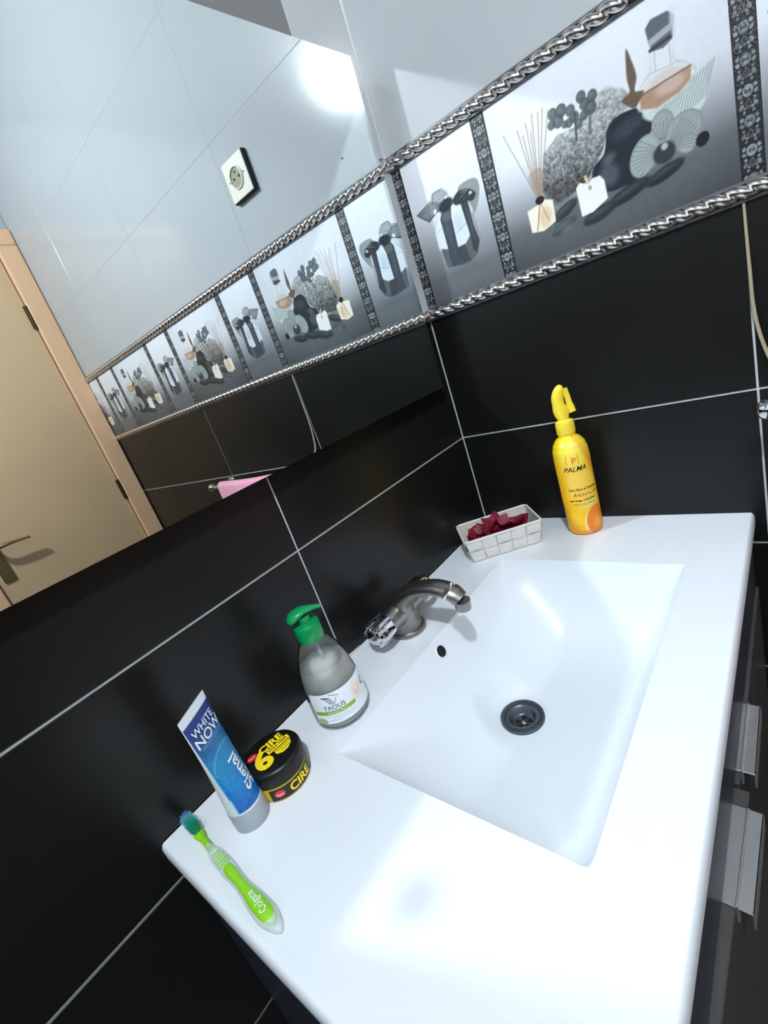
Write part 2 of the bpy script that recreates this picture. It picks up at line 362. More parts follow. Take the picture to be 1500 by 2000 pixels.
# decorated band on the right wall (printed tiles)
def spa_canvas():
    c = Canvas(303, 245, 1.05)
    t = np.clip(c.Y/245, 0, 1)
    g = np.interp(t, [0, .12, .25, .36, .5, .62, 1], [.31, .36, .45, .62, .80, .90, .925])
    side = .05*np.clip((np.abs(c.X-140)-60)/90, 0, 1)
    c.C = np.stack([g-side-.012, g-side, g-side+.012+.02*t], -1)
    n1 = c.noise(5, 1, 3); n2 = c.noise(2.4, 2, 2)
    # shadow pool
    c.ell(160, 50, 110, 20, (.30, .32, .34), .55, soft=22)
    # pumice stone
    P = [(64, 100), (76, 146), (100, 159), (130, 156), (150, 178), (172, 180), (190, 168), (200, 148), (165, 134), (155, 113), (135, 92), (117, 80), (84, 78)]
    sd = c.poly_mask(P); k = np.clip(sd/1.5+.5, 0, 1)
    sh = np.clip(.30+.40*(c.Y-85)/80+.42*(n2-.5)+.30*(n1-.5), .12, .80)[..., None]
    c.C = c.C*(1-k[..., None])+np.concatenate([sh, sh*1.015, sh*1.02], -1)*k[..., None]
    d = c.ell(88, 90, 24, 17, (.2, .2, .2), .0); dk = np.clip(d/6+.3, 0, 1)*.75; dn = (.16+.3*n2)[..., None]*np.ones(3)
    c.C = c.C*(1-dk[..., None])+dn*dk[..., None]
    # coral
    for (x, y, r) in [(98, 186, 6), (110, 184, 7), (104, 174, 7), (94, 174, 5), (122, 178, 6), (126, 168, 6), (118, 165, 5), (112, 166, 4), (138, 186, 6), (141, 176, 6), (152, 180, 6), (148, 168, 7), (138, 164, 5), (130, 158, 5)]:
        c.ell(x, y, r*1.1, r*1.2, (.30, .33, .34), .85); c.ell(x-1.5, y+2, r*.5, r*.5, (.48, .52, .53), .5, soft=4)
    c.line((127, 172), (124, 140), 3, (.3, .32, .33)); c.line((146, 165), (143, 140), 3, (.34, .36, .37), .8)
    # dark stones
    c.blob([(164, 134), (180, 142), (204, 138), (218, 122), (214, 105), (192, 92), (196, 62), (172, 58), (150, 62), (136, 80), (140, 98), (156, 108)], (.13, .15, .18), 1, 2)
    c.ell(190, 124, 22, 9, (.24, .27, .31), .6, .2, 6); c.ell(158, 80, 13, 14, (.38, .41, .45), .6, .3, 9); c.ell(160, 99, 9, 6, (.5, .48, .52), .5, .3, 6)
    # wicker wrap and bottle
    c.blob([(208, 124), (230, 108), (258, 100), (274, 108), (278, 130), (266, 150), (248, 158), (214, 140)], (.80, .84, .83), 1, 3)
    for i in range(16):
        x = 222+i*3.5; c.line((x, 104+abs(i-8)*1.3), (x+12, 128+i*1.2), 1.1, (.42, .48, .48), .65)
    P = [(224, 189), (247, 189), (247, 166), (258, 158), (266, 148), (264, 139), (250, 130), (222, 126), (204, 134), (203, 150), (212, 160), (222, 168)]
    c.poly([(x+(x-235)*.05, y+(y-155)*.03) for x, y in P], (.60, .63, .68), .55, 2.5); c.blob(P, (.90, .90, .92), .9, 2)
    c.line((228, 186), (227, 166), 2, (.72, .74, .78), .6); c.line((244, 186), (244, 166), 2, (.70, .72, .76), .6); c.line((222, 166), (248, 163), 1.2, (.62, .63, .66), .6)
    c.ell(236, 152, 22, 10, (.80, .74, .70), .6, 0, 6)
    c.poly([(206, 150), (264, 152), (262, 138), (250, 131), (224, 127), (206, 134)], (.66, .52, .42), .9, 3)
    c.ell(240, 144, 16, 8, (.82, .74, .68), .7, 0, 5); c.line((206, 149), (263, 152), 1.6, (.5, .36, .28))
    c.poly([(221, 213), (228, 219), (246, 217), (252, 208), (248, 188), (238, 184), (226, 187), (223, 198)], (.36, .40, .43), 1, 1.5)
    c.poly([(223, 200), (247, 204), (247, 197), (224, 193)], (.68, .70, .73), .9, 1.5); c.line((224, 189), (246, 191), 4, (.25, .22, .22), .9)
    c.ell(250, 204, 3, 12, (.8, .82, .85), .8, 0, 3)
    # leaf
    c.blob([(198, 206), (203, 190), (206, 172), (202, 158), (212, 153), (206, 145), (199, 140), (190, 148), (186, 156), (196, 160), (195, 176)], (.42, .35, .30), 1, 1.5)
    # orchid
    for (x, y, rx, ry, ro) in [(203, 82, 24, 17, 1.1), (249, 90, 22, 19, .4), (228, 106, 13, 17, .1), (252, 74, 10, 11, 0)]:
        c.ell(x, y, rx, ry, (.50, .54, .54), .97, ro); c.ell(x, y, rx*.94, ry*.92, (.64, .67, .66), .75, ro, 4)
    for cx, cy, n_, a0, a1, r0, r1 in [(224, 80, 11, 2.3, 4.2, 10, 36), (226, 80, 11, -.5, .9, 10, 38), (226, 84, 6, 1.2, 1.9, 8, 34)]:
        for i in range(n_):
            a = a0+(a1-a0)*i/(n_-1); c.line((cx+r0*math.cos(a), cy+r0*math.sin(a)*.8), (cx+r1*math.cos(a), cy+r1*math.sin(a)*.78), .9, (.30, .33, .33), .6)
    c.ell(226, 75, 13, 12, (.2, .21, .22), 1, 0, 3); c.ell(227, 82, 4, 4, (.72, .73, .73), .9, 0, 2)
    c.ell(268, 70, 7, 8, (.08, .09, .10), 1, -.5)
    # pebbles below
    for (x, y, rx, ry, ro, cc) in [(224, 52, 24, 8, .25, .14), (178, 48, 30, 9, .22, .15), (138, 38, 24, 9, .18, .17), (92, 62, 21, 8, .4, .19), (86, 42, 20, 8, .28, .26)]:
        c.ell(x, y, rx, ry, (cc, cc+.02, cc+.03), 1, ro, 2); c.ell(x-2, y+2.5, rx*.7, ry*.35, (cc+.2, cc+.22, cc+.23), .5, ro, 4)
    c.ell(90, 38, 10, 4, (.45, .52, .52), .5, .3, 4)
    # candle
    c.poly([(112, 83), (118, 88), (125, 84), (130, 82), (136, 86), (146, 85), (151, 77), (152, 53), (130, 44), (114, 44)], (.90, .90, .88), 1, 1.3)
    c.ell(131, 76, 2.2, 3, (.5, .48, .45), .8); c.line((127, 92), (129, 83), 3.2, (.86, .76, .58))
    # reed diffuser
    for (x, y) in [(23, 196), (45, 192), (59, 195), (70, 201), (79, 198), (93, 194), (86, 200), (52, 182), (64, 180)]:
        c.line((x, y), (58+(x-58)*.06, 94), 1.5, (.62, .55, .47), .85)
    c.blob([(48, 128), (70, 130), (64, 94), (56, 94)], (.55, .47, .39), .45, 3)
    c.poly([(36, 84), (52, 86), (64, 90), (77, 84), (76, 54), (56, 48), (37, 52)], (.93, .90, .83), 1, 1.3)
    c.ell(62, 66, 10, 14, (.80, .65, .46), .55, -.2, 8); c.line((57, 86), (46, 52), 1.6, (.5, .36, .24), .8); c.line((59, 86), (66, 60), 1.3, (.5, .36, .24), .6)
    c.ell(58, 91, 7, 5.5, (.16, .11, .11), 1)
    c.C += (c.noise(3, 9, 2)-.5)[..., None]*.025
    return c
def gift_canvas():
    c = Canvas(144, 245, 1.05); t = c.Y/245
    g = np.interp(t, [0, .15, .3, .45, .62, 1], [.36, .42, .55, .70, .88, .93])
    c.C = np.stack([g-.012, g, g+.015+.015*t], -1)
    c.poly([(60, 150), (36, 120), (36, 90), (50, 84), (74, 80), (92, 80), (105, 96), (112, 130), (98, 146)], (.86, .89, .92), .9, 2)
    c.ell(86, 118, 9, 14, (.74, .79, .84), .7, 0, 8); c.line((78, 104), (100, 112), 1.6, (.55, .6, .64), .6); c.line((36, 118), (52, 122), 1.4, (.6, .64, .68), .5)
    c.poly([(40, 92), (52, 87), (73, 82), (89, 82), (100, 90), (108, 100), (116, 78), (108, 60), (92, 52), (74, 52), (44, 58)], (.33, .35, .37), .93, 1.5)
    c.poly([(53, 136), (61, 148), (79, 147), (75, 131), (73, 55), (53, 57), (54, 85)], (.24, .27, .30), 1, 1.3)
    c.poly([(56, 138), (66, 147), (76, 138), (72, 128), (58, 130)], (.42, .43, .43), .7, 4)
    c.poly([(97, 146), (111, 142), (112, 102), (116, 77), (106, 62), (101, 68), (101, 97)], (.22, .23, .26), 1, 1.3)
    c.line((114, 120), (118, 78), 3, (.5, .53, .52), .7)
    c.poly([(72, 82), (74, 54), (92, 54), (88, 82)], (.14, .16, .17), .5, 2)
    # bow
    c.blob([(96, 158), (104, 168), (131, 167), (137, 154), (131, 136), (118, 118), (116, 130), (110, 142), (97, 148)], (.48, .51, .50), .82, 2)
    c.blob([(84, 152), (98, 161), (116, 158), (128, 146), (120, 138), (108, 142), (90, 143)], (.15, .17, .19), .95, 2)
    c.ell(62, 167, 17, 12, (.52, .55, .56), .75, -.2, 3); c.line((46, 162), (50, 178), 1.2, (.3, .32, .34)); c.line((50, 178), (70, 178), 1.2, (.35, .37, .38), .8)
    c.poly([(82, 158), (62, 160), (44, 168), (10, 160), (31, 141), (52, 149), (66, 145), (84, 148)], (.38, .41, .42), .85, 1.6)
    c.ell(34, 156, 16, 8, (.60, .63, .62), .6, .15, 6); c.line((10, 160), (31, 141), 1.4, (.22, .24, .26)); c.line((31, 141), (53, 150), 1.6, (.18, .2, .22)); c.line((10, 160), (44, 170), 1.2, (.3, .32, .34))
    c.ell(70, 152, 15, 9, (.13, .15, .17), .95, .2, 3); c.ell(47, 151, 4, 3, (.92, .95, .97), .9, .8, 1.5); c.ell(74, 163, 3, 2, (.9, .93, .95), .9); c.ell(119, 150, 3, 2.4, (.85, .9, .93), .9)
    c.line((98, 150), (126, 160), 1.2, (.62, .65, .64), .5); c.line((104, 146), (132, 150), 1., (.60, .63, .62), .4); c.line((126, 140), (119, 120), 1., (.62, .65, .64), .5)
    c.ell(60, 168, 11, 7, (.68, .71, .72), .5, -.2, 5); c.line((50, 164), (76, 168), .9, (.3, .32, .34), .4); c.line((20, 158), (60, 156), .9, (.25, .27, .29), .35)
    c.ell(113, 160, 10, 4, (.60, .63, .60), .5, .2, 4); c.ell(63, 110, 4, 30, (.34, .37, .41), .5, .05, 4); c.ell(107, 110, 2.5, 26, (.36, .38, .42), .5, .05, 2)
    c.ell(80, 44, 50, 8, (.30, .32, .34), .35, 0, 14)
    return c
def strip_canvas():
    c = Canvas(24, 245, .75, (.085, .09, .10)); r = np.random.default_rng(3)
    y = 4; k = 0
    G = lambda: tuple(np.array((.58, .60, .62))*r.uniform(.75, 1.1))
    while y < 250:
        c.ell(12, y, 5.2, 6.2, G(), .9); c.ell(12, y, 3.2, 4, (.22, .24, .25), .85); c.ell(12, y+2.4, 1.8, 1.6, G(), .95); c.ell(12, y-2.6, 1.8, 1.6, G(), .95)
        for s in (-1, 1):
            c.ell(12+s*7.3, y+3.2, 1.9, 2.4, G(), .9, s*.5); c.ell(12+s*7.6, y-3, 1.9, 2.6, G(), .9, -s*.5)
            c.ell(12+s*4.5, y+10, 1.5, 1.6, G(), .9); c.ell(12+s*3.6, y+14, 1.6, 1.5, G(), .9); c.ell(12+s*6.8, y+16.5, 2.1, 3.2, G(), .8, s*.4)
            c.ell(12+s*6.4, y+22, 1.5, 1.5, G(), .9)
        c.poly([(12, y+12), (15.5, y+18), (12, y+24), (8.5, y+18)], (.36, .38, .38), .9); c.ell(12, y+18, 1.7, 2.6, (.12, .13, .13), .9)
        y += 31
    c.C *= (.85+.3*c.noise(1.5, 5, 1))[..., None]
    return c
def on_right(w): return lambda X, Y: (-.0012, -X/1000., Y/1000.)
spa_me = spa_canvas().mesh('printed_picture', on_right(0)); spa_me.materials.append(M['print'])
gift_me = gift_canvas().mesh('printed_picture', on_right(0)); gift_me.materials.append(M['print'])
strip_me = strip_canvas().mesh('lace_strip', on_right(0)); strip_me.materials.append(M['strip'])
ZB = 1.308
def strip_on(wall, loc, rz):
    o = bpy.data.objects.new('border_strip', strip_me); COL.objects.link(o); o.parent = wall; o.location = loc; o.rotation_euler = (0, 0, rz)
def pic_on(wall, me, loc, rz, w, nm):
    t = bpy.data.objects.new(nm, tile(w, .272, M['whitetile'], .0007)); COL.objects.link(t); t.parent = wall; t.location = loc; t.rotation_euler = (0, 0, rz-PI/2)
    p = bpy.data.objects.new('printed_picture', me); COL.objects.link(p); p.parent = t
    p.location = (0, 0, .010); p.rotation_euler = (0, 0, PI/2)
for k in range(4):
    y = -k*TW
    strip_on(wall_right, (0, y, ZB), 0)
    if y-.168 > YF:
        pic_on(wall_right, gift_me, (0, y-.0245, ZL0+.002), 0, .1445, 'picture_tile')
        strip_on(wall_right, (0, y-.169, ZB), 0)
    wsp = min(.303, y-.193-YF)
    if k < 3: pic_on(wall_right, spa_me, (0, y-.193, ZL0+.002), 0, .303, 'picture_tile')
    else:
        sc_ = spa_canvas(); nk = int(102/sc_.step); sc_.X = sc_.X[:, :nk]; sc_.Y = sc_.Y[:, :nk]; sc_.C = sc_.C[:, :nk]; sc_.nx = nk
        cut_me = sc_.mesh('printed_picture', on_right(0)); cut_me.materials.append(M['print'])
        pic_on(wall_right, cut_me, (0, y-.193, ZL0+.002), 0, .102, 'picture_tile')
# last cut picture next to the door
# wall_back band (mostly behind the mirror): gift, strip, spa, strip repeated
for k in range(4):
    x = -k*TW
    pic_on(wall_back, spa_me, (x-.0, 0, ZL0+.002), -PI/2, .303, 'picture_tile')
    strip_on(wall_back, (x-.303, 0, ZB), -PI/2)
    pic_on(wall_back, gift_me, (x-.3275, 0, ZL0+.002), -PI/2, .1445, 'picture_tile')
    strip_on(wall_back, (x-.472, 0, ZB), -PI/2)

# twisted silver rope trims
def rope(name, L, zc, along, hh=.0105, dep=.012, pitch=.0225):
    ns = int(L/.0011); nt_ = 13; V = []; F = []
    for i in range(ns+1):
        s = L*i/ns
        for j in range(nt_):
            th = PI*j/(nt_-1)-PI/2           # -90..90 : bottom..top
            ph = 2*PI*(s/pitch)+th*1.9
            r = 1+.46*(abs(math.cos(ph/2))**.8-.68)
            z = zc+hh*math.sin(th)*.86*min(r, 1.12); d = .0015+dep*math.cos(th)*r
            V.append((-s, -d, z) if along == 'x' else (-d, -s, z))
    for i in range(ns):
        for j in range(nt_-1):
            a = i*nt_+j; F.append((a, a+1, a+nt_+1, a+nt_))
    me = bpy.data.meshes.new(name); me.from_pydata(V, [], F); me.shade_smooth(); me.materials.append(M['rope'])
    o = link_mesh(name, me); o['kind'] = 'structure'
    bm = bmesh.new()
    for z0, z1 in ((zc-hh-.0015, zc-hh+.002), (zc+hh-.002, zc+hh+.0015), (zc-hh, zc+hh)):
        d = .004 if z1-z0 < .01 else .002
        if along == 'x': box(bm, -L, 0, -d, .004, z0, z1)
        else: box(bm, -d, .004, -L, 0, z0, z1)
    obj('rope_base', bm, M['ropebase'], o)
    return o
rope('trim_1', -YF, 1.301, 'y'); rope('trim_2', -YF, 1.562, 'y')
rope('trim_3', -XL, 1.301, 'x'); rope('trim_4', -XL, 1.562, 'x')

bm = bmesh.new(); tube(bm, [(-.0004, -.0004, 1.575), (-.0004, -.0004, ZC)], .0016, 8); struct(obj('trim_5', bm, M['white'], None, True))
# ------------------------------------------------------------ door in the front wall
door = empty('door_1', (0, YF, 0)); door['kind'] = 'structure'
fr = bmesh.new()
box(fr, -.076, -.003, -.09, .014, 0, 2.105, bev=.003); box(fr, -.698, -.640, -.09, .014, 0, 2.105, bev=.003); box(fr, -.698, -.003, -.09, .014, 2.106, 2.164, bev=.003)
obj('door_frame', fr, M['doorframe'], door)
lf = bmesh.new(); box(lf, -.637, -.079, -.05, -.002, .006, 2.10, bev=.003)
leaf = obj('door_leaf', lf, M['door'], door)
for z in (1.84, 1.09, .3):
    h = bmesh.new(); lathe(h, [(0, -.045), (.006, -.045), (.006, .045), (0, .045)], 12, Matrix.Translation((-.081, .004, z))); box(h, -.089, -.075, -.003, .0015, z-.045, z+.045)
    obj('hinge', h, M['dkbrass'], door)
hp = bmesh.new(); box(hp, -.618, -.578, -.002, .006, .93, 1.15, bev=.002)
obj('handle_plate', hp, M['brass'], door)
hl = bmesh.new(); tube(hl, [(-.598, .004, 1.07), (-.598, .035, 1.07), (-.592, .05, 1.07), (-.57, .056, 1.07), (-.53, .056, 1.068), (-.48, .054, 1.062)], [.010, .009, .010, (.009, .008), (.011, .006), (.009, .005)], 12)
obj('door_handle', hl, M['brass'], door, True, 50)

# ------------------------------------------------------------ ceiling lamp
lamp = tag(empty('ceiling_lamp', (LAMP[0], LAMP[1], ZC)), 'small round bulb lamp hanging from the bathroom ceiling', 'lamp')
obj('canopy', LT([(0, 0), (.055, 0), (.05, -.018), (.018, -.03), (.012, -.05), (0, -.05)], 32), M['whiteplastic'], lamp, True, 40)
obj('socket', LT([(0, -.05), (.018, -.05), (.022, -.140), (.020, -.146), (0, -.146)], 24), M['whiteplastic'], lamp, True, 40)
bb = bmesh.new(); bmesh.ops.create_icosphere(bb, subdivisions=3, radius=.038, matrix=Matrix.Translation((0, 0, LAMP[2]-ZC)))
obj('bulb', bb, M['bulb'], lamp, True)

# ------------------------------------------------------------ mirror
mir = tag(empty('mirror', (0, 0, 0)), 'frameless rectangular wall mirror above the washbasin resting against the rope trims', 'mirror')
MX0, MX1, MZ0, MZ1 = -.852, -.0515, 1.1655, 1.7097
bm = bmesh.new(); box(bm, MX0, MX1, -.0225, -.0175, MZ0, MZ1); obj('mirror_backing', bm, M['mirroredge'], mir)
me = bpy.data.meshes.new('mirror_glass'); me.from_pydata([(MX0, -.0227, MZ0), (MX1, -.0227, MZ0), (MX1, -.0227, MZ1), (MX0, -.0227, MZ1)], [], [(0, 1, 2, 3)]); link_mesh('mirror_glass', me, M['mirror'], mir)
me = LT([(0, .006), (.012, .0055), (.0155, .003), (.016, 0)], 32, Matrix.Translation((-.821, -.0227, 1.211))@Matrix.Rotation(PI/2, 4, 'X'))
obj('mounting_cap', me, M['bright_chrome'], mir, True)

me = LT([(0, .0006), (.0013, .0005), (.0016, 0)], 8, Matrix.Translation((-.151, -.0228, 1.557))@Matrix.Rotation(PI/2, 4, 'X'))
obj('silver_chip', me, M['hole'], mir)
# ------------------------------------------------------------ washbasin top
def sm(t): t = np.clip(t, 0, 1); return t*t*(3-2*t)
BX0, BX1, BY0, BY1 = -.630, -.168, -.410, -.119    # basin rectangle
def basin_depth(x, y):
    u = (x-(BX0+BX1)/2)/((BX1-BX0)/2); dy = BY1-y; v = dy/(BY1-BY0)
    au = np.clip(np.abs(u), 0, 1); p = 2+7*np.clip(v, 0, 1)
    fl = .128*(.5+.5*sm(v/.42))*(1-au**p)
    fl = fl*(1-np.clip((v-.55)/.45, 0, 1)**5)
    fl = np.minimum(fl, 3.*(BX1-BX0)/2*(1-au))     # keep edges steep but finite
    bk = 2.0*dy
    k = .005; h = np.clip(.5+.5*(bk-fl)/k, 0, 1)
    d = bk*(1-h)+fl*h-k*h*(1-h)
    rd = np.hypot(x+.400, y+.226); w = 1-sm((rd-.030)/.035); d = d*(1-w)+.1285*w+.0135*(1-sm((rd-.0215)/.004))
    d = np.where((np.abs(u) >= 1) | (v <= 0) | (v >= 1), 0, np.maximum(d, 0))
    return d
def axis(a, b, marks, step, dc_=None):
    P = {a, b}
    if dc_: P |= {dc_+.002*i for i in range(-14, 15)}
    for m_ in marks: P |= {m_, m_-.0015, m_+.0015, m_-.004, m_+.004}
    P = sorted(p for p in P if a <= p <= b); out = []
    for p, q in zip(P, P[1:]):
        n = max(1, int(round((q-p)/step))); out += [p+(q-p)*i/n for i in range(n)]
    return np.array(out+[b])
CX0, CX1, CY0, CY1, CZ = -.8085, -.0012, -.480, -.0012, .85
gx = axis(CX0, CX1, (BX0, BX1, CX0+.004), .0045, -.400); gy = axis(CY0, CY1, (BY0, BY1, CY0+.004), .0045, -.226)
GX, GY = np.meshgrid(gx, gy)
Zt = CZ-basin_depth(GX, GY)
def edge_round(X, Y):
    r = .006; dx = np.clip(r-(X-CX0), 0, r); dyy = np.clip(r-(Y-CY0), 0, r); d = np.minimum(np.hypot(dx, dyy), r)
    return r-np.sqrt(np.maximum(r*r-d*d, 0))
Zt -= edge_round(GX, GY)
ny, nx = GX.shape
V = [tuple(v) for v in np.stack([GX, GY, Zt], -1).reshape(-1, 3)]
idx = np.arange(ny*nx).reshape(ny, nx)
F = [tuple(f) for f in np.stack([idx[:-1, :-1], idx[:-1, 1:], idx[1:, 1:], idx[1:, :-1]], -1).reshape(-1, 4)]
bnd = list(idx[0, :])+list(idx[1:, -1])+list(idx[-1, -2::-1])+list(idx[-2:0:-1, 0])
b0 = len(V)
for i in bnd: V.append((V[i][0], V[i][1], CZ-.021))
n = len(bnd)
for i in range(n): j = (i+1) % n; F.append((bnd[j], bnd[i], b0+i, b0+j))
me = bpy.data.meshes.new('basin_top'); me.from_pydata(V, [], F); me.shade_smooth(); me.set_sharp_from_angle(angle=math.radians(50))
sink = tag(empty('washbasin', (0, 0, 0)), 'white ceramic washbasin top with sunken rectangular bowl, fitted into the tiled corner', 'sink')
link_mesh('basin_top', me, M['ceramic'], sink)
bm = bmesh.new(); tube(bm, [(-.575, -.0012, CZ+.0002), (-.54, -.0015, CZ+.0005), (-.50, -.0015, CZ+.0005), (-.455, -.0012, CZ+.0002)], [.0015, .0045, .0042, .0015], 8); obj('sealant', bm, mat('sealant', (.90, .85, .78), .6), sink, True)
dc = (-.400, -.226); dz = CZ-.1285
dr = obj('drain', LT([(0, -.012), (.0145, -.012), (.0165, -.010), (.019, -.001), (.0215, .0012), (.029, .0022), (.0315, .001), (.032, -.004)], 48, Matrix.Translation((*dc, dz+.003))), M['dullsteel'], sink, True, 50)
for k in range(5):
    a = 2*PI*k/5+.4; hb = LT([(0, .0006), (.0034, .0005), (.0036, 0)], 14, Matrix.Translation((dc[0]+.0092*math.cos(a), dc[1]+.0092*math.sin(a), dz-.0088)))
    obj('drain_hole', hb, M['hole'], dr)
obj('drain_screw', LT([(0, .002), (.0025, .0016), (.0036, 0)], 16, Matrix.Translation((dc[0], dc[1], dz-.009))), M['bright_chrome'], dr, True)
# overflow hole in the back slope of the bowl
oy = -.1285; oz = CZ-float(basin_depth(np.array(-.414), np.array(oy)))
mt = Matrix.Translation((-.414, oy, oz))@Matrix.Rotation(math.atan(2.0)-0, 4, 'X')@Matrix.Diagonal((1, 1, 1, 1))
mt = Matrix.Translation((-.414, oy, oz+.0012))@Matrix.Rotation(math.radians(63), 4, 'X')
of = obj('overflow_hole', LT([(0, .0004), (.0085, .0004), (.0088, .0)], 28, mt), M['hole'], sink)
obj('overflow_rim', LT([(.0086, 0), (.0092, .0012), (.0104, .0012), (.0112, -.001)], 28, mt), M['ceramic'], sink, True)

# ------------------------------------------------------------ vanity cabinet
van = tag(empty('vanity_cabinet', (0, 0, 0)), 'dark grey two-door vanity cabinet under the washbasin top', 'cabinet')
bm = bmesh.new()
box(bm, -.800, -.784, -.458, -.004, .10, .8285, bev=.001); box(bm, -.022, -.006, -.458, -.004, .10, .8285, bev=.001)
box(bm, -.784, -.022, -.458, -.004, .10, .116); box(bm, -.784, -.022, -.016, -.004, .116, .8285)
obj('cabinet_body', bm, M['cab'], van)
bm = bmesh.new(); box(bm, -.795, -.011, -.42, -.03, 0, .10); obj('plinth', bm, M['cab'], van)
rl = bmesh.new(); box(rl, -.800, -.006, -.4745, -.4582, .7205, .8285, bev=.0008); obj('top_rail', rl, M['cab'], van)
def cab_door(x0, x1, hinge, ang, hx0, hx1):
    d = empty('cabinet_door', (hinge, -.4590 if ang else -.4600, 0), ang, van)
    obj('door_panel', B(x0-hinge, x1-hinge, -.018, 0, .11, .7155, bev=.0012), M['cabdoor'], d)
    bm = bmesh.new(); box(bm, hx0-hinge, hx1-hinge, -.032, -.002, .7405, .7425, bev=.0006)
    box(bm, hx0-hinge, hx1-hinge, -.032, -.0300, .722, .7425, bev=.0006); box(bm, hx0-hinge, hx1-hinge, -.0205, -.018, .722, .7445, bev=.0006)
    bmesh.ops.translate(bm, verts=bm.verts[:], vec=(0, 0, -.024))
    obj('handle', bm, M['handle'], d)
cab_door(-.800, -.408, -.800, math.radians(-1.5), -.535, -.432)
cab_door(-.402, -.006, -.006, 0, -.388, -.283)

# ------------------------------------------------------------ faucet
fc = tag(empty('faucet', (-.397, -.060, CZ+.0012)), 'worn chrome two-knob faucet with an arched spout behind the bowl', 'faucet')
bm = bmesh.new()
pts = bez([(0, .003, .0075), (0, .002, .018), (0, -.002, .040), (0, -.016, .060), (0, -.045, .077), (0, -.080, .084), (0, -.108, .079), (0, -.120, .068)], 30)
rr_ = bez([(.028, .027, 0), (.025, .024, 0), (.0215, .0205, 0), (.0185, .0155, 0), (.0165, .0115, 0), (.0160, .0105, 0), (.0160, .0105, 0), (.0135, .0120, 0)], 30)
tube(bm, pts, [(float(r[0]), float(r[1])) for r in rr_], 24, up=Vector((0, .2, 1)) if False else Vector((0, 1, .35)).normalized())
obj('spout', bm, M['chrome'], fc, True, 60)
obj('base_flange', LT([(0, 0), (.0300, 0), (.0300, .003), (.028, .006), (.0, .006)], 36), M['chrome'], fc, True, 40)
obj('aerator', LT([(0, 0), (.0110, 0), (.0115, .002), (.0115, .014), (0, .014)], 24, Matrix.Translation((0, -.1205, .053))@Matrix.Rotation(.12, 4, 'X')), M['chrome'], fc, True, 40)
bm = bmesh.new(); tube(bm, [(-.045, 0, .036), (-.02, 0, .036), (.02, 0, .036), (.045, 0, .036)], [.0150, .0195, .0195, .0150], 24, up=Vector((0, 0, 1)))
obj('cross_body', bm, M['chrome'], fc, True, 50)
for s in (-1, 1):
    kb = bmesh.new()
    mt = Matrix.Translation((s*.040, 0, .037))@Matrix.Rotation(s*PI/2, 4, 'Y')@Matrix.Rotation(.3, 4, 'Z')
    prof = [(0, 0), (.0165, 0), (.0205, .004), (.0215, .022), (.0195, .031), (.0165, .0335), (.0140, .0330), (.0120, .036), (.007, .0385), (0, .039)]
    n_ = 48; rings = []
    for r, z in prof:
        if r == 0: rings.append([kb.verts.new(mt@Vector((0, 0, z)))]); continue
        ring = []
        for i in range(n_):
            a = 2*PI*i/n_; f = 1+.075*math.cos(6*a) if .003 < z < .034 else 1
            ring.append(kb.verts.new(mt@Vector((r*f*math.cos(a), r*f*math.sin(a), z))))
        rings.append(ring)
    for a, b in zip(rings, rings[1:]):
        for i in range(n_):
            j = (i+1) % n_
            if len(a) == 1: kb.faces.new((a[0], b[i], b[j]))
            elif len(b) == 1: kb.faces.new((a[i], a[j], b[0]))
            else: kb.faces.new((a[i], a[j], b[j], b[i]))
    obj('tap_knob', kb, M['bright_chrome'], fc, True, 35)

# ------------------------------------------------------------ spray bottle
def cyl_fn(rad, ang, z0):
    """u wraps round the cylinder, centred on direction ang"""
    def f(u, v):
        a = ang+u/rad(v+z0) if callable(rad) else ang+u/rad
        r = (rad(v+z0) if callable(rad) else rad)+.00035
        return (r*math.cos(a), r*math.sin(a), z0+v)
    return f
def face_ang(x, y): return math.atan2(-.54585-y, -.85004-x)
SX, SY = -.0500, -.2365
sp = tag(empty('spray_bottle', (SX, SY, CZ)), 'tall yellow and orange spray bottle standing by the right wall', 'bottle')
prof = [(0, .001), (.024, .0), (.0285, .003), (.0300, .010), (.0300, .145), (.0292, .158), (.0262, .169), (.0205, .1775), (.0145, .182), (.0135, .186), (0, .186)]
def sp_r(z): 
    return float(np.interp(z, [p[1] for p in prof[1:-1]], [p[0] for p in prof[1:-1]]))
# body coloured by a canvas wrapped all round
cv = Canvas(2*PI*30, 186, 1.0, (.99, .74, .12)); W_ = cv.w; Tn = cv.Y/186
n1 = cv.noise(40, 5, 2)
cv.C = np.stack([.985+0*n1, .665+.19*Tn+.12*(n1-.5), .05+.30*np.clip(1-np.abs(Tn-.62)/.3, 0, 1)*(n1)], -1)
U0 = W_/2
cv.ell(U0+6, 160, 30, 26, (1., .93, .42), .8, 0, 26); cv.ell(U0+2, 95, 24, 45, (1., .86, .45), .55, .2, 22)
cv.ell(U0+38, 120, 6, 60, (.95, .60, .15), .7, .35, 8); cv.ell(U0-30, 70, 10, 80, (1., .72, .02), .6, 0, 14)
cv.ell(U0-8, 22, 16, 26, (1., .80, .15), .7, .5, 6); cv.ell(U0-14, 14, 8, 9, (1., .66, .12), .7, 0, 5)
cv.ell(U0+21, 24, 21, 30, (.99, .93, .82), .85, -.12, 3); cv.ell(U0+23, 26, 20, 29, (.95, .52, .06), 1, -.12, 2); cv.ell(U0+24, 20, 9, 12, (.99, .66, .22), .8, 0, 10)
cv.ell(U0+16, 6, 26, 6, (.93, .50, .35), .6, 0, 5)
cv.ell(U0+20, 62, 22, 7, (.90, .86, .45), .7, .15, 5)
FA = face_ang(SX, SY)
